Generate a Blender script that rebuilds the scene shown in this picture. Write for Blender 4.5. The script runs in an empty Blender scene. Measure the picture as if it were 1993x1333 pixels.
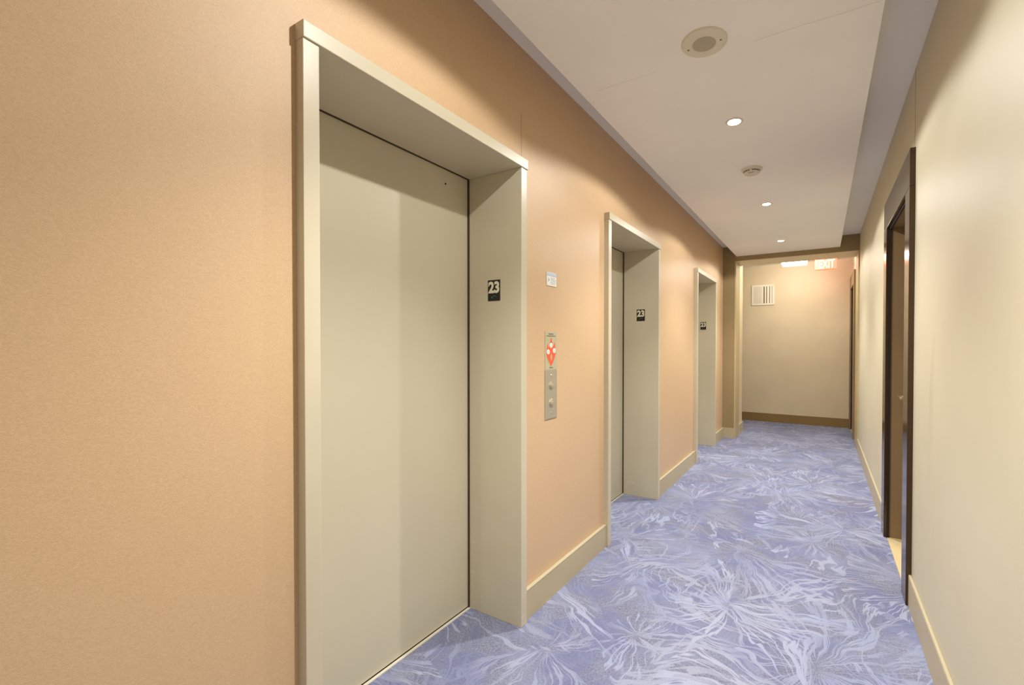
import bpy, bmesh, math, random
from mathutils import Vector, Matrix
random.seed(4)
S = bpy.context.scene
COL = S.collection

# ---------------------------------------------------------------- camera
cam_d = bpy.data.cameras.new('camera'); cam = bpy.data.objects.new('camera', cam_d); COL.objects.link(cam)
YAW, PITCH, ROLL = 29.45225, -0.67494, 0.09531
y_, p_, r_ = map(math.radians, (YAW, PITCH, ROLL))
fw = Vector((-math.sin(y_)*math.cos(p_), math.cos(y_)*math.cos(p_), math.sin(p_)))
rt = Vector((math.cos(y_), math.sin(y_), 0)); up = rt.cross(fw)
rt2 = rt*math.cos(r_) + up*math.sin(r_); up2 = -rt*math.sin(r_) + up*math.cos(r_)
M = Matrix((rt2, up2, -fw)).transposed().to_4x4(); M.translation = (1.2373, 0, 1.32048)
cam.matrix_world = M
cam_d.sensor_width = 36; cam_d.lens = 851.40278/1993*36
cam_d.shift_x = -0.06156; cam_d.shift_y = 0.00804
cam_d.clip_start = 0.02
S.camera = cam

# ---------------------------------------------------------------- world, exposure
w = bpy.data.worlds.new('world'); S.world = w; w.use_nodes = True
w.node_tree.nodes['Background'].inputs[0].default_value = (1.0, .86, .68, 1)
w.node_tree.nodes['Background'].inputs[1].default_value = 1.0
S.view_settings.view_transform = 'Standard'; S.view_settings.look = 'None'
S.view_settings.gamma = 1; S.view_settings.use_curve_mapping = False
S.view_settings.exposure = 0.40

# ---------------------------------------------------------------- lights
W = 1.6403; HC = 2.728; HP = 2.5835; XL = .174; XR = 1.430; YE = 6.5276; YC = 6.98; ZL = 2.523; YF = 8.2968
YB = -3.2
WX = -.010        # wallpaper plane of the left wall
LAMPS = [(.797, -2.25), (.797, .96), (.797, 2.60), (.797, 4.24), (.797, 5.80)]  # first one is an unseen lamp added behind the viewpoint for fill
def spot(x, y, z, power, size, blend, color, rad=.02):
    d = bpy.data.lights.new('downlight_beam', 'SPOT'); d.energy = power; d.spot_size = math.radians(size)
    d.spot_blend = blend; d.color = color; d.shadow_soft_size = rad
    o = bpy.data.objects.new('downlight_beam', d); o.location = (x, y, z); COL.objects.link(o); return o
WARM = (1.0, .985, .945)
for x, y in LAMPS:
    near = y < 2
    spot(x, y, HP-.012, 28 if near else 27.5, 157, .16, WARM)      # wide spill onto the walls
    spot(x, y, HP-.012, 125 if near else 100, 105, .9, WARM)      # main beam to the floor

# ---------------------------------------------------------------- materials
def lin(c):
    return tuple(((v/255)/12.92 if v/255 <= .04045 else ((v/255+.055)/1.055)**2.4) for v in c)
class NT:
    def __init__(s, name):
        s.m = bpy.data.materials.new(name); s.m.use_nodes = True; s.t = s.m.node_tree
        s.b = s.t.nodes['Principled BSDF']
    def n(s, t, **k):
        nd = s.t.nodes.new(t)
        for a, b in k.items():
            if a in nd.inputs.keys(): 
                v = b
                if hasattr(v, 'is_output'): s.t.links.new(v, nd.inputs[a])
                else: nd.inputs[a].default_value = v
            else: setattr(nd, a, b)
        return nd
    def l(s, a, b): s.t.links.new(a, b)
    def math(s, op, a, b=None, c=None, clamp=False):
        nd = s.t.nodes.new('ShaderNodeMath'); nd.operation = op; nd.use_clamp = clamp
        for i, v in enumerate((a, b, c)):
            if v is None: continue
            if hasattr(v, 'is_output'): s.l(v, nd.inputs[i])
            else: nd.inputs[i].default_value = v
        return nd.outputs[0]
    def mix(s, f, a, b, kind='MIX'):
        nd = s.t.nodes.new('ShaderNodeMix'); nd.data_type = 'RGBA'; nd.blend_type = kind
        for i, v in ((0, f), (6, a), (7, b)):
            if hasattr(v, 'is_output'): s.l(v, nd.inputs[i])
            else: nd.inputs[i].default_value = v if i == 0 else (*v[:3], 1)
        return nd.outputs[2]
    def ramp(s, f, a, b):
        nd = s.t.nodes.new('ShaderNodeMapRange'); nd.clamp = True; nd.interpolation_type = 'SMOOTHSTEP'
        s.l(f, nd.inputs[0]); nd.inputs[1].default_value = a; nd.inputs[2].default_value = b
        return nd.outputs[0]
    def noise(s, vec, scale, detail=3, rough=.5, dist=0):
        nd = s.t.nodes.new('ShaderNodeTexNoise'); s.l(vec, nd.inputs['Vector'])
        nd.inputs['Scale'].default_value = scale; nd.inputs['Detail'].default_value = detail
        nd.inputs['Roughness'].default_value = rough; nd.inputs['Distortion'].default_value = dist
        return nd
def pos(t): return t.n('ShaderNodeNewGeometry').outputs['Position']

def paint(name, rgb, rough=.5, bump=.0, scale=300, mott=.05, metal=0, spec=.5, stretch=None, dist=.002):
    t = NT(name); P = pos(t)
    if stretch:
        mp = t.n('ShaderNodeMapping'); t.l(P, mp.inputs[0]); mp.inputs['Scale'].default_value = stretch; V = mp.outputs[0]
    else: V = P
    c = lin(rgb)
    n1 = t.noise(P, 2.3, 4)
    t.l(t.mix(t.ramp(n1.outputs[0], .3, .7), tuple(v*(1-mott) for v in c), tuple(min(1, v*(1+mott)) for v in c)), t.b.inputs['Base Color'])
    t.b.inputs['Roughness'].default_value = rough; t.b.inputs['Metallic'].default_value = metal
    t.b.inputs['Specular IOR Level'].default_value = spec
    if bump:
        n2 = t.noise(V, scale, 3, .6)
        bp = t.n('ShaderNodeBump'); bp.inputs['Strength'].default_value = bump; bp.inputs['Distance'].default_value = dist
        t.l(n2.outputs[0], bp.inputs['Height']); t.l(bp.outputs[0], t.b.inputs['Normal'])
    return t.m
def emit(name, rgb, k):
    t = NT(name); t.b.inputs['Base Color'].default_value = (*lin(rgb), 1)
    t.b.inputs['Emission Color'].default_value = (*lin(rgb), 1); t.b.inputs['Emission Strength'].default_value = k
    return t.m

def wallpaper():
    t = NT('orange_tan_wallpaper'); P = pos(t)
    mp = t.n('ShaderNodeMapping'); t.l(P, mp.inputs[0]); mp.inputs['Scale'].default_value = (1, .7, 1.6)
    a = t.noise(mp.outputs[0], 560, 3, .65, .5)
    b = t.noise(mp.outputs[0], 240, 3, .6, .8)
    c = t.noise(P, 1.6, 3)
    h = t.math('ADD', t.math('MULTIPLY', a.outputs[0], .6), t.math('MULTIPLY', b.outputs[0], .4))
    base = t.mix(t.ramp(c.outputs[0], .3, .7), lin((213, 178, 137)), lin((217, 184, 145)))
    col = t.mix(t.ramp(h, .36, .64), tuple(v*.86 for v in lin((209, 175, 136))), lin((224, 193, 154)))
    t.l(t.mix(.55, base, col), t.b.inputs['Base Color'])
    t.b.inputs['Roughness'].default_value = .42
    bp = t.n('ShaderNodeBump'); bp.inputs['Strength'].default_value = .42; bp.inputs['Distance'].default_value = .0016
    t.l(h, bp.inputs['Height']); t.l(bp.outputs[0], t.b.inputs['Normal'])
    return t.m

def carpet():
    t = NT('blue_branch_carpet'); P = pos(t)
    # gentle warp
    wn = t.noise(P, 2.3, 3.0, .5)
    off = t.n('ShaderNodeVectorMath', operation='SUBTRACT'); t.l(wn.outputs['Color'], off.inputs[0]); off.inputs[1].default_value = (.5, .5, .5)
    sc = t.n('ShaderNodeVectorMath', operation='SCALE'); t.l(off.outputs[0], sc.inputs[0]); sc.inputs['Scale'].default_value = .27
    ad = t.n('ShaderNodeVectorMath', operation='ADD'); t.l(P, ad.inputs[0]); t.l(sc.outputs[0], ad.inputs[1])
    def fan(scale, shift, K, rs, thr, wide):
        mv = t.n('ShaderNodeVectorMath', operation='ADD'); t.l(ad.outputs[0], mv.inputs[0]); mv.inputs[1].default_value = shift
        fl = t.n('ShaderNodeVectorMath', operation='MULTIPLY'); t.l(mv.outputs[0], fl.inputs[0]); fl.inputs[1].default_value = (1, 1, 0)
        vo = t.n('ShaderNodeTexVoronoi', voronoi_dimensions='2D', feature='F1'); t.l(fl.outputs[0], vo.inputs['Vector']); vo.inputs['Scale'].default_value = scale
        df = t.n('ShaderNodeVectorMath', operation='SUBTRACT'); t.l(fl.outputs[0], df.inputs[0]); t.l(vo.outputs['Position'], df.inputs[1])
        nm = t.n('ShaderNodeVectorMath', operation='NORMALIZE'); t.l(df.outputs[0], nm.inputs[0])
        ln = t.n('ShaderNodeVectorMath', operation='LENGTH'); t.l(df.outputs[0], ln.inputs[0]); r = ln.outputs['Value']
        k = t.n('ShaderNodeVectorMath', operation='SCALE'); t.l(nm.outputs[0], k.inputs[0]); k.inputs['Scale'].default_value = K
        # cell random so that fans differ, radius makes the streaks fork
        sx = t.n('ShaderNodeSeparateColor'); t.l(vo.outputs['Color'], sx.inputs[0])
        zc = t.math('ADD', t.math('MULTIPLY', r, rs), t.math('MULTIPLY', sx.outputs[0], 37))
        cz = t.n('ShaderNodeCombineXYZ'); t.l(zc, cz.inputs[2])
        s2 = t.n('ShaderNodeVectorMath', operation='ADD'); t.l(k.outputs[0], s2.inputs[0]); t.l(cz.outputs[0], s2.inputs[1])
        nz = t.noise(s2.outputs[0], 1.0, 3, .58, .12)
        v = t.math('ABSOLUTE', t.math('SUBTRACT', nz.outputs[0], .5))
        wd = t.math('MULTIPLY_ADD', r, -wide, thr)            # thick at the root, thin outward
        wd = t.math('MAXIMUM', wd, thr*.30)
        q = t.math('DIVIDE', v, wd)
        m = t.n('ShaderNodeMapRange', clamp=True, interpolation_type='SMOOTHSTEP'); t.l(q, m.inputs[0])
        m.inputs[1].default_value = .55; m.inputs[2].default_value = 1.15; m.inputs[3].default_value = 1; m.inputs[4].default_value = 0
        k3 = t.n('ShaderNodeVectorMath', operation='SCALE'); t.l(nm.outputs[0], k3.inputs[0]); k3.inputs['Scale'].default_value = .75
        c3 = t.n('ShaderNodeCombineXYZ'); t.l(t.math('MULTIPLY', sx.outputs[1], 53), c3.inputs[2])
        s3 = t.n('ShaderNodeVectorMath', operation='ADD'); t.l(k3.outputs[0], s3.inputs[0]); t.l(c3.outputs[0], s3.inputs[1])
        sector = t.ramp(t.noise(s3.outputs[0], 1.0, 1, .5).outputs[0], .40, .52)     # branches grow only to some sides
        return t.math('MULTIPLY', m.outputs[0], t.math('MULTIPLY_ADD', sector, .85, .15))
    A = fan(1.25, (3.3, 1.7, 0), 4.6, 1.5, .044, .034)
    B = fan(1.8, (9.1, 4.2, 0), 4.4, 2.0, .036, .028)
    C = fan(1.0, (5.6, 12.9, 0), 6.4, 1.6, .044, .014)
    g1 = t.ramp(t.noise(P, 1.5, 2).outputs[0], .40, .56); g2 = t.ramp(t.noise(P, 1.9, 2, .5).outputs['Color'], .42, .58)
    m1 = t.math('MAXIMUM', t.math('MULTIPLY', A, t.math('MULTIPLY_ADD', g1, .7, .3)), t.math('MULTIPLY', B, t.math('MULTIPLY_ADD', g1, -.6, .85)))
    m1 = t.math('MAXIMUM', m1, t.math('MULTIPLY', C, t.math('MULTIPLY_ADD', g2, .45, .25)))
    isl = t.ramp(t.noise(ad.outputs[0], 4.2, 4, .6).outputs[0], .40, .62)
    sp = t.ramp(t.noise(P, 120, 3, .75).outputs[0], .43, .57)
    sp2 = t.ramp(t.noise(P, 420, 1, .7).outputs[0], .40, .62)
    base = t.mix(isl, lin((121, 126, 160)), lin((141, 142, 158)))
    base = t.mix(t.math('MULTIPLY', sp, t.math('MULTIPLY_ADD', isl, .40, .30)), base, lin((82, 88, 118)))
    light = t.mix(t.ramp(t.noise(P, 1.7, 2).outputs[0], .35, .65), lin((168, 177, 205)), lin((178, 182, 203)))
    haze = t.ramp(t.noise(ad.outputs[0], 2.0, 5, .65).outputs[0], .44, .66)
    base = t.mix(t.math('MULTIPLY', haze, .45), base, lin((152, 158, 186)))
    c = t.mix(t.math('MULTIPLY', m1, .80), base, light)
    c = t.mix(t.math('MULTIPLY', sp2, .16), c, lin((110, 110, 140)))
    t.l(c, t.b.inputs['Base Color']); t.b.inputs['Roughness'].default_value = .95; t.b.inputs['Specular IOR Level'].default_value = .15
    bp = t.n('ShaderNodeBump'); bp.inputs['Strength'].default_value = .6; bp.inputs['Distance'].default_value = .004
    hh = t.math('ADD', t.noise(P, 260, 2, .7).outputs[0], t.math('MULTIPLY', m1, .25))
    t.l(hh, bp.inputs['Height']); t.l(bp.outputs[0], t.b.inputs['Normal'])
    return t.m

def grille_mat():
    t = NT('perforated_grille'); P = pos(t)
    vo = t.n('ShaderNodeTexVoronoi', voronoi_dimensions='2D', feature='F1'); t.l(P, vo.inputs['Vector']); vo.inputs['Scale'].default_value = 270; vo.inputs['Randomness'].default_value = 0
    m = t.ramp(vo.outputs['Distance'], .25, .40)
    t.l(t.mix(m, lin((95, 84, 62)), lin((206, 196, 170))), t.b.inputs['Base Color']); t.b.inputs['Roughness'].default_value = .5
    return t.m

def brushed():
    t = NT('brushed_steel'); P = pos(t)
    mp = t.n('ShaderNodeMapping'); t.l(P, mp.inputs[0]); mp.inputs['Scale'].default_value = (1, 1, 30)
    n = t.noise(mp.outputs[0], 60, 3)
    t.l(t.mix(n.outputs[0], lin((186, 178, 156)), lin((204, 197, 178))), t.b.inputs['Base Color'])
    t.b.inputs['Metallic'].default_value = .55; t.b.inputs['Roughness'].default_value = .42
    return t.m

def scuffed():
    """painted steel frame with pale scuffs low down"""
    t = NT('scuffed_frame_paint'); P = pos(t); c = lin((205, 195, 170))
    mp = t.n('ShaderNodeMapping'); t.l(P, mp.inputs[0]); mp.inputs['Scale'].default_value = (9, 9, 60); mp.inputs['Rotation'].default_value = (.0, .35, 0)
    n = t.noise(mp.outputs[0], 1.0, 5, .7)
    sx = t.n('ShaderNodeSeparateXYZ'); t.l(P, sx.inputs[0])
    low = t.n('ShaderNodeMapRange', clamp=True); t.l(sx.outputs[2], low.inputs[0]); low.inputs[1].default_value = .05; low.inputs[2].default_value = .42; low.inputs[3].default_value = 1; low.inputs[4].default_value = 0
    m = t.math('MULTIPLY', t.ramp(n.outputs[0], .635, .66), low.outputs[0])
    body = t.mix(t.ramp(t.noise(P, 2.1, 4).outputs[0], .3, .7), tuple(v*.97 for v in c), tuple(v*1.02 for v in c))
    t.l(t.mix(m, body, lin((235, 232, 214))), t.b.inputs['Base Color']); t.b.inputs['Roughness'].default_value = .36
    bp = t.n('ShaderNodeBump'); bp.inputs['Strength'].default_value = .12; bp.inputs['Distance'].default_value = .001
    t.l(t.noise(P, 190, 3).outputs[0], bp.inputs['Height']); t.l(bp.outputs[0], t.b.inputs['Normal'])
    return t.m

MT = dict(
    paper=wallpaper(), carpet=carpet(), grille=grille_mat(), steel=brushed(), frame=scuffed(),
    cream=paint('cream_wall_paint', (208, 200, 174), .5, .10, 160, .02, spec=.35),
    panel=paint('lift_door_paint', (207, 198, 173), .38, .05, 120, .02),
    ceil=paint('warm_white_ceiling', (247, 244, 236), .8, .06, 200, .015),
    taupe=paint('taupe_brown_paint', (152, 132, 94), .55, .08, 200, .04),
    jamb=paint('olive_steel_jamb', (190, 172, 128), .42, .04, 200, .03),
    far=paint('tan_wall_paint', (222, 207, 174), .5, .1, 200, .03),
    board=paint('olive_baseboard_paint', (190, 176, 142), .42, .04, 120, .03),
    boarddark=paint('brown_baseboard_paint', (140, 114, 66), .45, .04, 120, .04),
    boardtop=paint('pale_baseboard_cap', (184, 173, 144), .6, .03, 120, .02),
    darkmetal=paint('dark_bronze_casing', (74, 56, 38), .16, .02, 30, .05, metal=.35),
    leaf=paint('taupe_door_leaf', (160, 136, 96), .4, .05, 200, .04),
    reveal=paint('brown_door_jamb', (142, 118, 82), .45, .05, 200, .04),
    gap=paint('brown_gap_shade', (72, 56, 34), .7),
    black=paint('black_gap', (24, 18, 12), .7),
    blackplate=paint('black_plate', (14, 12, 12), .35),
    ivory=paint('ivory_lettering', (226, 218, 192), .5),
    grey=paint('grey_braille', (120, 132, 126), .5),
    white=paint('white_plastic', (222, 214, 192), .45, 0),
    ventw=paint('vent_enamel', (244, 238, 220), .4),
    ventd=paint('vent_depth', (120, 104, 72), .7),
    sill=paint('pale_sill_metal', (228, 222, 204), .3, 0, metal=.2),
    stone=paint('tan_threshold_stone', (214, 194, 150), .35, .05, 40, .10),
    label=paint('white_label', (236, 236, 232), .4),
    labelblue=paint('pale_blue_band', (196, 208, 222), .4),
    labelink=paint('grey_ink', (150, 152, 158), .5),
    dark=paint('dark_ink', (96, 88, 66), .5),
    signplate=paint('olive_sign_plate', (186, 178, 146), .4),
    red=paint('flame_red', (236, 98, 62), .45),
    dot=paint('white_dot', (240, 238, 230), .45),
    seam=paint('seam_shadow', (104, 76, 44), .7),
    lampglow=emit('lamp_glow', (255, 250, 236), 22),
    tubeglow=emit('tube_glow', (255, 250, 238), 19),
    exitbody=emit('exit_red_glow', (255, 112, 92), 1.4),
    exitside=emit('exit_side_glow', (255, 60, 40), 3.2),
    exitletter=emit('exit_letter_glow', (255, 226, 160), 1.6),
    brass=paint('satin_nickel', (214, 200, 170), .25, 0, metal=.9),
)

# ---------------------------------------------------------------- geometry helpers
class MB:
    def __init__(s): s.bm = bmesh.new()
    def box(s, x0, x1, y0, y1, z0, z1, bev=0):
        r = bmesh.ops.create_cube(s.bm, size=1)
        bmesh.ops.scale(s.bm, vec=(x1-x0, y1-y0, z1-z0), verts=r['verts'])
        bmesh.ops.translate(s.bm, vec=((x0+x1)/2, (y0+y1)/2, (z0+z1)/2), verts=r['verts'])
        if bev:
            es = list({e for v in r['verts'] for e in v.link_edges})
            bmesh.ops.bevel(s.bm, geom=es, offset=bev, segments=2, profile=.5, affect='EDGES')
        return s
    def lathe(s, prof, c, axis='z', n=48):
        """profile [(radius, height)] spun about an axis through c"""
        rings = []
        for r, h in prof:
            ring = []
            if r < 1e-6:
                ring = [s.bm.verts.new(s._p(c, axis, 0, 0, h))]
            else:
                ring = [s.bm.verts.new(s._p(c, axis, r*math.cos(2*math.pi*i/n), r*math.sin(2*math.pi*i/n), h)) for i in range(n)]
            rings.append(ring)
        for a, b in zip(rings, rings[1:]):
            for i in range(n):
                j = (i+1) % n
                if len(a) == 1 and len(b) == 1: continue
                if len(a) == 1: s.bm.faces.new((a[0], b[i], b[j]))
                elif len(b) == 1: s.bm.faces.new((a[i], a[j], b[0]))
                else: s.bm.faces.new((a[i], a[j], b[j], b[i]))
        return s
    def _p(s, c, axis, a, b, h):
        if axis == 'z': return (c[0]+a, c[1]+b, c[2]+h)
        if axis == 'x': return (c[0]+h, c[1]+a, c[2]+b)
        return (c[0]+a, c[1]+h, c[2]+b)
    def prism(s, pts, fn, d0, d1):
        """polygon pts (a,b) extruded; fn(a,b,d)->xyz"""
        lo = [s.bm.verts.new(fn(a, b, d0)) for a, b in pts]; hi = [s.bm.verts.new(fn(a, b, d1)) for a, b in pts]
        s.bm.faces.new(hi); s.bm.faces.new(lo[::-1]); n = len(pts)
        for i in range(n): s.bm.faces.new((lo[i], lo[(i+1) % n], hi[(i+1) % n], hi[i]))
        return s
    def build(s, name, mat, parent=None, smooth=False):
        bmesh.ops.recalc_face_normals(s.bm, faces=s.bm.faces)
        me = bpy.data.meshes.new(name); s.bm.to_mesh(me); s.bm.free()
        if smooth:
            for p in me.polygons: p.use_smooth = True
            me.set_sharp_from_angle(angle=math.radians(35))
        me.materials.append(mat); o = bpy.data.objects.new(name, me); COL.objects.link(o)
        if parent: put(o, parent)
        return o
def put(o, parent):
    o.parent = parent; o.matrix_parent_inverse = Matrix.Translation(parent.location).inverted()
def tag(o, label=None, cat=None, group=None, kind=None):
    for k, v in (('label', label), ('category', cat), ('group', group), ('kind', kind)):
        if v: o[k] = v
    return o
def empty(name, loc, label, cat, group=None, kind=None):
    o = bpy.data.objects.new(name, None); o.empty_display_size = .05; o.location = loc; COL.objects.link(o)
    return tag(o, label, cat, group, kind)
def text_mesh(name, body, size, mat, parent, M4, offset=0, extrude=.0006, align='CENTER', spacing=1.0, width=None):
    cu = bpy.data.curves.new(name, 'FONT'); cu.body = body; cu.size = size; cu.extrude = extrude; cu.offset = offset
    cu.align_x = align; cu.align_y = 'CENTER'; cu.space_character = spacing; cu.resolution_u = 4
    tmp = bpy.data.objects.new('tmp_text', cu); COL.objects.link(tmp)
    dg = bpy.context.evaluated_depsgraph_get(); dg.update()
    me = bpy.data.meshes.new_from_object(tmp.evaluated_get(dg)); bpy.data.objects.remove(tmp)
    if width:
        xs = [v.co.x for v in me.vertices]; ys = [v.co.y for v in me.vertices]
        cx = (max(xs)+min(xs))/2; cy = (max(ys)+min(ys))/2; k = width[0]/(max(xs)-min(xs)); ky = width[1]/(max(ys)-min(ys))
        for v in me.vertices: v.co.x = (v.co.x-cx)*k; v.co.y = (v.co.y-cy)*ky
    me.transform(M4); me.materials.clear(); me.materials.append(mat)
    o = bpy.data.objects.new(name, me); COL.objects.link(o); put(o, parent); return o
def frame_matrix(origin, right, upv):
    r = Vector(right); u = Vector(upv); n = r.cross(u)
    m = Matrix((r, u, n)).transposed().to_4x4(); m.translation = origin; return m

# ---------------------------------------------------------------- room shell
LIFTS = [(.6653, 1.6890), (2.5924, 3.6429), (4.9237, 5.9421)]
CS = .046; ZT = 2.19; ZI = ZT-CS; XF = .024; CAP = .030; REV = -.296
DY0, DY1, DZ = 2.898, 3.672, 2.128            # doorway in the right wall
VY0, VY1, VZ = 7.42, 8.17, 2.21               # doorway in the vestibule's right wall

floor = tag(MB().box(-2.6, 2.2, YB, YF+.3, -.1, 0).build('floor', MT['carpet']), 'blue carpet with pale branching pattern along the corridor', 'floor', kind='structure')
c = MB(); c.box(-2.6, 2.2, YB, YF+.3, HC, HC+.1)
ceil = tag(c.build('ceiling', MT['ceil']), 'warm white ceiling of the corridor above the dropped panel', 'ceiling', kind='structure')
dp = MB().box(XL, XR, YB, YE-.001, HP, HC, .002).build('dropped_panel', MT['ceil'], ceil)
j = MB()
rnd = random.Random(3)
for xa, xb in ((.24, .56), (.98, 1.425)):
    x = xa; yy = 1.955
    while x < xb:
        x2 = min(xb, x+rnd.uniform(.02, .05)); j.box(x, x2+.002, yy-.0007, yy+.0007, HP-.0004, HP+.001); yy += rnd.uniform(-.0018, .0018); x = x2
j.build('joint_crack', paint('crack_shade', (222, 210, 194), .8), ceil)

wl = MB(); T = -.42
ys = [YB] + [v for a, b in LIFTS for v in (a+.01, b-.01)] + [YE+.02]
for k in range(0, len(ys), 2): wl.box(T, WX, ys[k], ys[k+1], 0, HC)
for a, b in LIFTS: wl.box(T, WX, a+.01, b-.01, ZT-.01, HC)
wall_left = tag(wl.build('wall_left', MT['paper']), 'left corridor wall in textured orange tan wallpaper around the lifts', 'wall', kind='structure')
MB().box(WX-.001, WX+.0004, 1.6874, 1.6886, ZT, 2.42).build('wallpaper_seam', MT['seam'], wall_left)

wr = MB(); X2 = 2.0
wr.box(W, X2, YB, DY0, 0, HC); wr.box(W, X2, DY1, YC, 0, HC); wr.box(W, X2, DY0, DY1, DZ, HC)
wr.box(W+.003, X2, YC, VY0, 0, HC); wr.box(W+.003, X2, VY1, YF+.2, 0, HC); wr.box(W+.003, X2, VY0, VY1, VZ, HC)
wall_right = tag(wr.build('wall_right', MT['cream']), 'right corridor wall in smooth cream paint', 'wall', kind='structure')
MB().box(W-.0006, W+.001, 2.786, 2.7885, 2.325, HC).build('wallpaper_seam', MT['seam'], wall_right)
# bulging vertical seam beside the doorway
sm = MB(); N = 24; rows = []
for i in range(N+1):
    f = i/N; z = .38+f*1.06; h = .010*math.sin(math.pi*f)**.7+.0002; yc = 2.30+.035*math.sin(math.pi*f)
    rows.append([sm.bm.verts.new(p) for p in ((W+.0005, yc-.028, z), (W-h*.35, yc-.012, z), (W-h, yc, z), (W+.0005, yc+.005, z))])
for a, b in zip(rows, rows[1:]):
    for k in range(3): sm.bm.faces.new((a[k], a[k+1], b[k+1], b[k]))
sm.build('bulging_seam', MT['cream'], wall_right, True)

tag(MB().box(-2.6, 2.2, YF, YF+.2, 0, HC).build('wall_far', MT['far']), 'tan end wall of the vestibule with a white air vent', 'wall', kind='structure')
tag(MB().box(-2.6, -2.45, YE, YF, 0, HC).build('wall_side', MT['far']), 'end wall of the side passage beyond the portal', 'wall', kind='structure')
tag(MB().box(-.42, 2.0, YB-.15, YB, 0, HC).build('wall_back', MT['cream']), 'cream wall closing the corridor behind the viewpoint', 'wall', kind='structure')
# portal: taupe pilaster, header and the stub of wall behind
YP = 6.845
por = MB(); por.box(-2.45, .1675, YE, YP, 0, HC); por.box(.1675, W, YE, YC, ZL, HC); por.box(-2.45, .1675, YP, YC, ZL, HC)
wall_portal = tag(por.build('wall_portal', MT['taupe']), 'taupe pilaster and header framing the opening at the corridor end', 'wall', kind='structure')
MB().box(.150, .1700, YE-.004, YP, 0, ZL, .002).build('portal_jamb', MT['jamb'], wall_portal)
MB().box(W-.014, W+.002, YE-.004, YC, 0, ZL, .002).build('portal_jamb', MT['jamb'], wall_portal)
MB().box(-2.45, .158, YP, 7.20, 0, HC).build('wall_stub', MT['far'], wall_portal)
MB().box(.158, W-.014, YE+.02, YC-.003, ZL-.004, ZL+.002).build('portal_soffit', MT['far'], wall_portal)

# ---------------------------------------------------------------- baseboards
def board(name, segs, mat, label, capmat=None):
    """segs: (x0,x1,y0,y1,h) boxes; a pale chamfered cap on top of each"""
    m = MB(); cps = []
    for x0, x1, y0, y1, h in segs: m.box(x0, x1, y0, y1, 0, h-.010)
    o = tag(m.build(name, mat), label, 'baseboard', kind='structure')
    for x0, x1, y0, y1, h in segs: MB().box(x0, x1, y0, y1, h-.010, h, .003).build('board_cap', capmat or mat, o)
    return o
BH = .145
board('baseboard_left', [(WX, .012, YB, LIFTS[0][0], BH), (WX, .012, LIFTS[0][1], LIFTS[1][0], BH), (WX, .012, LIFTS[1][1], LIFTS[2][0], BH), (WX, .012, LIFTS[2][1], YE, BH), (.012, .150, YE-.013, YE, BH)],
      MT['board'], 'olive beige baseboard along the orange tan left wall', MT['boardtop'])
board('baseboard_right', [(W-.013, W, YB, 2.758, .161), (W-.013, W, 3.812, YE-.004, .155)], MT['board'], 'olive beige baseboard along the cream right wall', MT['boardtop'])
board('baseboard_far', [(-2.45, W, YF-.013, YF, .145)], MT['boarddark'], 'brown baseboard under the tan end wall')
board('baseboard_stub', [(.158, .176, YP, 7.21, .15), (-2.4, .158, 7.20, 7.213, .15)], MT['board'], 'short baseboard on the wall stub behind the pilaster', MT['boardtop'])

# ---------------------------------------------------------------- lift entrances
LW = ['nearest and largest of the three beige lift doors, beside the call button plate',
      'middle of the three beige lift doors in the tan wall',
      'farthest of the three beige lift doors, next to the taupe pilaster']
for i, (a, b) in enumerate(LIFTS):
    e = empty('door_%d' % (i+1), (0, (a+b)/2, 0), LW[i], 'lift door', 'lift entrances along the left wall', 'structure')
    MB().box(REV, XF, a+.002, a+CS, 0, ZI, .0018).build('door_jamb', MT['frame'], e)
    MB().box(REV, XF, b-CS, b-.002, 0, ZI, .0018).build('door_jamb', MT['frame'], e)
    MB().box(REV, CAP, a, b, ZI, ZT, .0022).build('door_head', MT['frame'], e)
    dl = MB().box(-.345, -.306, a-.02, b-CS+.03, .007, ZI+.03, .001).build('door_panel', MT['panel'], e)
    if i == 0:
        MB().lathe([(0, .0012), (.0035, .0012), (.0048, .0004), (.0048, -.001)], (-.306, 1.495, 2.078), 'x', 16).build('key_hole', MT['black'], dl)
    MB().box(-.3058, REV, b-CS-.0038, b-CS+.004, 0, ZI, 0).build('door_gap', MT['gap'], e)  # solid strip, shade of the gap beside the door put into its colour
    MB().box(-.3055, REV-.001, a+CS, b-CS, ZI-.0016, ZI+.004, 0).build('door_gap', MT['gap'], e)  # same painted shade along the top of the door
    MB().box(-.36, -.297, a+CS-.003, b-CS+.003, -.001, .0025).build('sill_gap', MT['black'], e)
    MB().box(-.3035, -.290, a+CS, b-CS, -.001, .0045, .0008).build('door_sill', MT['sill'], e)

# ---------------------------------------------------------------- floor number plates on the lift jambs
PW, PH = .074, .100
for i, (a, b) in enumerate(LIFTS):
    yj = b-CS; cx = -.1375; cz = 1.585
    s = empty('floor_number_sign', (cx, yj, cz), ['black plate reading 23 inside the nearest lift doorway', 'black plate reading 23 inside the middle lift doorway', 'black plate reading 23 inside the farthest lift doorway'][i], 'sign', 'floor number plates on the lift jambs')
    MB().box(cx-PW/2, cx+PW/2, yj-.0025, yj+.0005, cz-PH/2, cz+PH/2, .0008).build('plate', MT['blackplate'], s)
    text_mesh('numeral', '23', .05, MT['ivory'], s, frame_matrix((cx, yj-.0028, cz+.0145), (1, 0, 0), (0, 0, 1)), offset=.0022, width=(.066, .057))
    br = MB()
    for cell, dots in enumerate(((2, 3, 4, 5), (0, 1), (0, 3))):
        for dd in dots:
            br.lathe([(0, -.0012), (.0016, -.0008), (.0019, 0)], (cx-.012+cell*.012+(dd % 2)*.0048-.002, yj-.0022, cz-.0265-(dd//2)*.0048), 'y', 8)
    br.build('braille_dots', MT['grey'], s)

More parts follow.
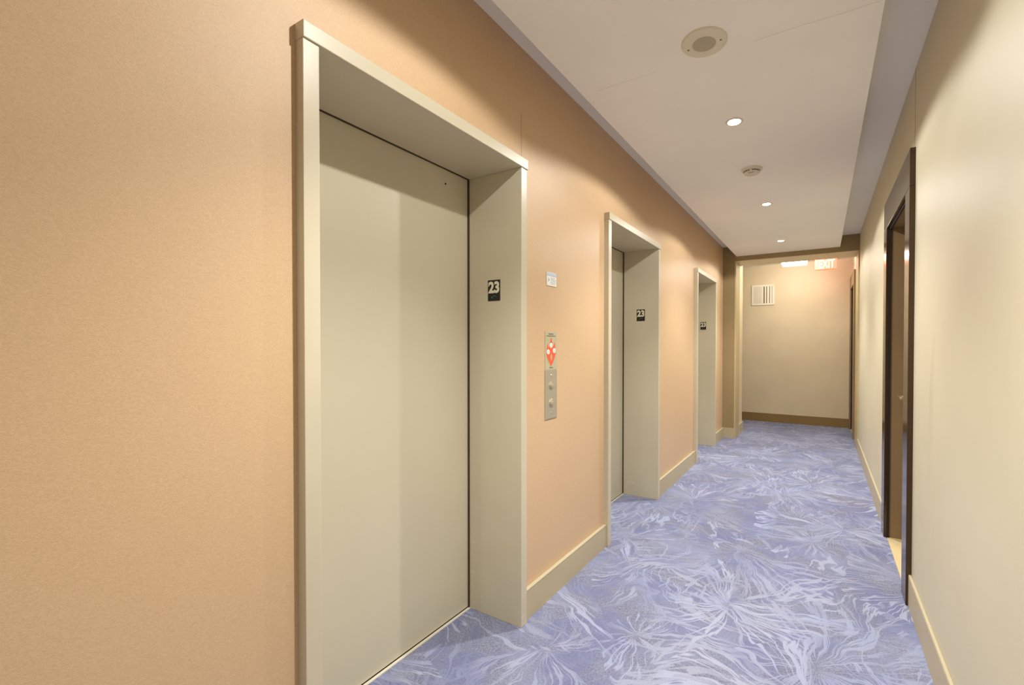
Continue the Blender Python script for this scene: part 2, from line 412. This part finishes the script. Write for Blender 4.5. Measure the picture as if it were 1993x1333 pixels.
# ---------------------------------------------------------------- fire notice, call station, small label
def yz(y, z, d): return (d, y, z)
fn = empty('fire_notice', (0, 1.9315, 1.293), 'olive plate with red flames and three white dots above the call buttons', 'sign')
y0, y1, z0, z1 = 1.875, 1.988, 1.1925, 1.393
MB().box(0, .0022, y0, y1, z0+.001, z1, .0006).build('plate', MT['signplate'], fn)
cy = 1.9325; cz = 1.287
pts = [(0, .078), (.010, .052), (.016, .034), (.026, .030), (.034, .052), (.041, .020), (.045, -.005), (.036, -.030), (.018, -.055), (.003, -.073),
       (-.004, -.073), (-.018, -.055), (-.036, -.034), (-.045, -.008), (-.041, .022), (-.033, .046), (-.026, .022), (-.016, .030), (-.010, .052)]
MB().prism([(cy+p, cz+q_) for p, q_ in pts], yz, .0018, .0030).build('flame', MT['red'], fn)
MB().prism([(cy+.001, cz-.008), (cy+.009, cz-.022), (cy+.006, cz-.040), (cy-.001, cz-.048), (cy-.006, cz-.034), (cy-.006, cz-.020)], yz, .0028, .0034).build('flame_heart', MT['signplate'], fn)
for (p, q_) in ((-.001, .034), (-.029, .000), (.029, .006)):
    dt = MB().lathe([(0, .0042), (.0125, .0042), (.0135, .0036), (.0135, .002)], (0, cy+p, cz+q_), 'x', 28).build('pictogram_dot', MT['dot'], fn)
    MB().box(.0040, .0046, cy+p-.0015, cy+p+.0015, cz+q_-.006, cz+q_+.006).build('pictogram_mark', MT['labelink'], dt)
r = random.Random(8)
for zc, wd in ((z1-.012, .046), (z1-.022, .086), (z0+.012, .034)):
    ln = MB(); yy = cy-wd/2
    while yy < cy+wd/2:
        lw = r.uniform(.003, .006); ln.box(.0020, .0026, yy, yy+lw, zc-.0028, zc+.0028*r.uniform(.5, 1)); yy += lw+r.uniform(.0008, .003)
    ln.build('lettering', MT['dark'], fn)
cs_ = empty('call_station', (0, 1.9315, 1.064), 'brushed steel lift call plate with two round buttons', 'lift button')
MB().box(0, .004, 1.874, 1.989, .935, 1.1925, .0012).build('plate', MT['steel'], cs_)
for zb in (1.109, 1.017):
    b_ = MB().lathe([(.0205, .003), (.0205, .0058), (.0185, .0072), (.0162, .0072), (.0158, .0048), (.0158, .003)], (0, cy, zb), 'x', 40).build('button_ring', MT['brass'], cs_, True)
    MB().lathe([(0, .0118), (.010, .0116), (.0140, .0102), (.0148, .0078), (.0148, .004)], (0, cy, zb), 'x', 36).build('button', MT['steel'], b_, True)
for zs in (1.163, .966):
    sc_ = MB().lathe([(0, .0058), (.004, .0056), (.0055, .0042), (.0055, .003)], (0, cy, zs), 'x', 16).build('screw', MT['brass'], cs_, True)
ln = MB()
for k in range(6): ln.box(.0038, .0043, cy-.022+k*.0068, cy-.018+k*.0068, .953, .957)
ln.build('engraved_lettering', MT['labelink'], cs_)
lb = empty('wall_label', (0, 1.937, 1.669), 'small white label with a pale blue band high on the tan wall', 'sign')
MB().box(0, .0030, 1.8905, 1.983, 1.6335, 1.705, .0006).build('plate', MT['label'], lb)
MB().box(.0028, .0034, 1.8925, 1.981, 1.6875, 1.7035).build('band', MT['labelblue'], lb)
MB().box(.0028, .0033, 1.8925, 1.981, 1.6855, 1.6873).build('rule', MT['labelink'], lb)
MB().prism([(1.900, 1.676), (1.916, 1.664), (1.900, 1.652), (1.906, 1.664)], yz, .0028, .0033).build('arrow', MT['labelink'], lb)
for k, (za, wd) in enumerate(((1.676, .045), (1.668, .050), (1.660, .050), (1.652, .048), (1.644, .040))):
    ln = MB(); yy = 1.926
    while yy < 1.926+wd:
        lw = r.uniform(.002, .006); ln.box(.0028, .0033, yy, min(yy+lw, 1.979), za-.0012, za+.0012); yy += lw+.0012
    ln.build('lettering', MT['labelink'], lb)

for o_ in (fn, cs_, lb): o_.location.x += WX; o_.location.y += .0155       # seat the three plates on the wallpaper

# ---------------------------------------------------------------- service doorway in the right wall
def side_door(name, x, a, b, h, oc, label, depth, thr, cmat):
    """a,b,h: clear opening; oc: casing width; casing stands proud of the wall face x"""
    e = empty(name, (x, (a+b)/2, 0), label, 'door', kind='structure')
    ct = .024
    MB().box(x-ct, x+.002, a-oc, a, 0, h, .003).build('casing', cmat, e)
    MB().box(x-ct, x+.002, b, min(b+oc, YF-.002), 0, h, .003).build('casing', cmat, e)
    MB().box(x-ct, x+.002, a-oc, min(b+oc, YF-.002), h, h+.192, .003).build('casing', cmat, e)
    MB().box(x+.002, x+depth+.03, a-.012, a+.001, 0, h).build('door_jamb', MT['reveal'], e)
    MB().box(x+.002, x+depth+.03, b-.001, b+.012, 0, h).build('door_jamb', MT['reveal'], e)
    MB().box(x+.002, x+depth+.03, a-.012, b+.012, h-.001, h+.012).build('door_head', MT['reveal'], e)
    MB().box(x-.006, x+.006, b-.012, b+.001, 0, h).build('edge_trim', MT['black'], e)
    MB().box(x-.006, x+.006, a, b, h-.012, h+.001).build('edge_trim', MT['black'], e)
    lf = MB().box(x+depth, x+depth+.04, a+.002, b-.003, .008, h-.004, .002).build('door_leaf', MT['leaf'], e)
    MB().box(x-.004, x+depth+.02, a+.001, b-.001, -.002, thr, .001).build('threshold', MT['stone'], e)
    hx = x+depth; hy = b-.10; hz = .985
    MB().lathe([(0, -.007), (.024, -.007), (.027, -.004), (.027, 0)], (hx, hy, hz), 'x', 28).build('handle_rose', MT['brass'], lf, True)
    hn = MB(); hn.lathe([(0, -.045), (.008, -.045), (.009, -.03), (.009, -.004)], (hx, hy, hz), 'x', 16)
    hn.box(hx-.050, hx-.036, hy-.115, hy+.008, hz-.008, hz+.008, .004); hn.build('lever_handle', MT['brass'], lf, True)
    return e
side_door('door_4', W, DY0, DY1, DZ, .140, 'recessed doorway with glossy dark bronze casing in the cream right wall', .085, .006, MT['darkmetal'])
side_door('door_5', W+.003, VY0, VY1, VZ, .120, 'far doorway on the right beyond the portal, near the end wall', .085, .006, MT['reveal'])

# ---------------------------------------------------------------- ceiling fittings
desc = {2.60: 'recessed round downlight between the ceiling speaker and the smoke detector', 4.24: 'recessed round downlight just beyond the smoke detector',
        5.80: 'recessed round downlight nearest the portal', .96: 'recessed round downlight above the nearest lift door'}
for k, (x, y) in enumerate(LAMPS):
    if y < 0: lab = 'added fill downlight, unseen, near the wall behind the viewpoint'
    else: lab = desc[y]
    e = empty('downlight', (x, y, HP), lab, 'ceiling light', 'downlights along the ceiling panel')
    MB().lathe([(.034, -.001), (.036, -.004), (.043, -.0035), (.047, -.001), (.047, .001)], (x, y, HP), 'z', 48).build('trim_ring', MT['white'], e, True)
    MB().lathe([(0, -.0015), (.0345, -.0015), (.0345, .001)], (x, y, HP), 'z', 40).build('lamp_lens', MT['lampglow'], e)

sx_, sy_ = .8005, 1.862
sp = empty('ceiling_speaker', (sx_, sy_, HP), 'round cream ceiling speaker with a perforated centre grille', 'speaker')
MB().lathe([(.047, -.008), (.050, -.010), (.056, -.010), (.078, -.0085), (.089, -.006), (.0925, -.002), (.0925, .001)], (sx_, sy_, HP), 'z', 72).build('speaker_ring', MT['white'], sp, True)
MB().lathe([(0, -.0115), (.030, -.0105), (.0475, -.008), (.0475, .001)], (sx_, sy_, HP), 'z', 56).build('grille', MT['grille'], sp, True)
for dx in (-.066, .066):
    MB().lathe([(0, -.0105), (.0035, -.0105), (.0045, -.009), (.0045, -.004)], (sx_+dx, sy_+.004, HP), 'z', 14).build('screw', MT['dark'], sp)
sd = empty('smoke_detector', (.79, 3.36, HP), 'small domed smoke detector on the ceiling between two downlights', 'smoke detector')
MB().lathe([(.071, .001), (.071, -.006), (.066, -.011), (.056, -.013)], (.79, 3.36, HP), 'z', 56).build('base', MT['white'], sd, True)
MB().lathe([(.056, -.010), (.055, -.026), (.046, -.034), (.030, -.037), (0, -.038)], (.79, 3.36, HP), 'z', 56).build('dome', MT['white'], sd, True)
sl = MB()
for k in range(24):
    an = 2*math.pi*k/24
    if k % 6 == 0: continue
    r0 = .0553
    p = [(r0*math.cos(an+q_), r0*math.sin(an+q_)) for q_ in (-.10, .10)]
    vs = [sl.bm.verts.new((.79+p[0][0], 3.36+p[0][1], HP-.0245)), sl.bm.verts.new((.79+p[1][0], 3.36+p[1][1], HP-.0245)),
          sl.bm.verts.new((.79+p[1][0]*1.012, 3.36+p[1][1]*1.012, HP-.018)), sl.bm.verts.new((.79+p[0][0]*1.012, 3.36+p[0][1]*1.012, HP-.018))]
    sl.bm.faces.new(vs)
sl.build('smoke_slots', MT['black'], sd)
MB().box(.772, .808, 3.318, 3.322, HP-.0362, HP-.033).build('test_slot', MT['black'], sd)

# ---------------------------------------------------------------- vestibule: fixture, exit sign, vent
vx, vy = .862, 7.385
vf = empty('ceiling_fixture', (vx, vy, HC), 'bright white square ceiling light beyond the portal', 'ceiling light')
MB().box(vx-.175, vx+.175, vy-.19, vy+.19, HC-.035, HC, .004).build('fixture_base', MT['white'], vf)
MB().box(vx-.172, vx+.172, vy-.185, vy+.185, 2.553, HC-.034, .02).build('diffuser', MT['tubeglow'], vf)

ey = 7.62
ex = empty('exit_sign', (1.278, ey, HC), 'glowing red exit sign hanging under the vestibule ceiling', 'exit sign')
MB().box(1.130, 1.427, ey, ey+.035, 2.473, 2.655, .004).build('housing', MT['exitside'], ex)
MB().box(1.134, 1.423, ey-.003, ey+.001, 2.477, 2.651, .002).build('face_panel', MT['exitbody'], ex)
text_mesh('lettering', 'EXIT', .13, MT['exitletter'], ex, frame_matrix((1.290, ey-.004, 2.560), (1, 0, 0), (0, 0, 1)), offset=.002, width=(.205, .125))
ar = MB(); ar.prism([(1.142, 2.560), (1.166, 2.585), (1.166, 2.535)], lambda a, b, d_: (a, d_, b), ey-.0045, ey-.003)
ar.build('arrow', MT['exitletter'], ex)
MB().box(1.262, 1.294, ey+.008, ey+.026, 2.652, HC).build('hanger', MT['white'], ex)

vn = empty('air_vent', (.328, YF, 2.207), 'white louvred air vent high on the tan end wall', 'vent')
vx0, vx1, vz0, vz1 = .144, .511, 2.032, 2.386; yv = YF
MB().box(vx0+.01, vx1-.01, yv-.002, yv+.001, vz0+.01, vz1-.01).build('duct_back', MT['ventd'], vn)
fr = MB()
fr.box(vx0, vx1, yv-.014, yv, vz1-.030, vz1, .003); fr.box(vx0, vx1, yv-.014, yv, vz0, vz0+.030, .003)
fr.box(vx0, vx0+.028, yv-.014, yv, vz0+.02, vz1-.02, .003); fr.box(vx1-.032, vx1, yv-.014, yv, vz0+.02, vz1-.02, .003)
fr.build('vent_frame', MT['ventw'], vn)
MB().box(.318, .338, yv-.013, yv, vz0+.028, vz1-.028, .002).build('centre_bar', MT['ventw'], vn)
for k in range(9):
    x = vx0+.030+k*.0162
    MB().box(x, x+.0128, yv-.0105, yv-.002, vz0+.03, vz1-.03, .002).build('louvre', MT['ventw'], vn)
for x, ww in ((.358, .024), (.396, .034), (.442, .030)):
    MB().box(x, x+ww, yv-.0095, yv-.003, vz0+.03, vz1-.03, .002).build('louvre', MT['ventw'], vn)
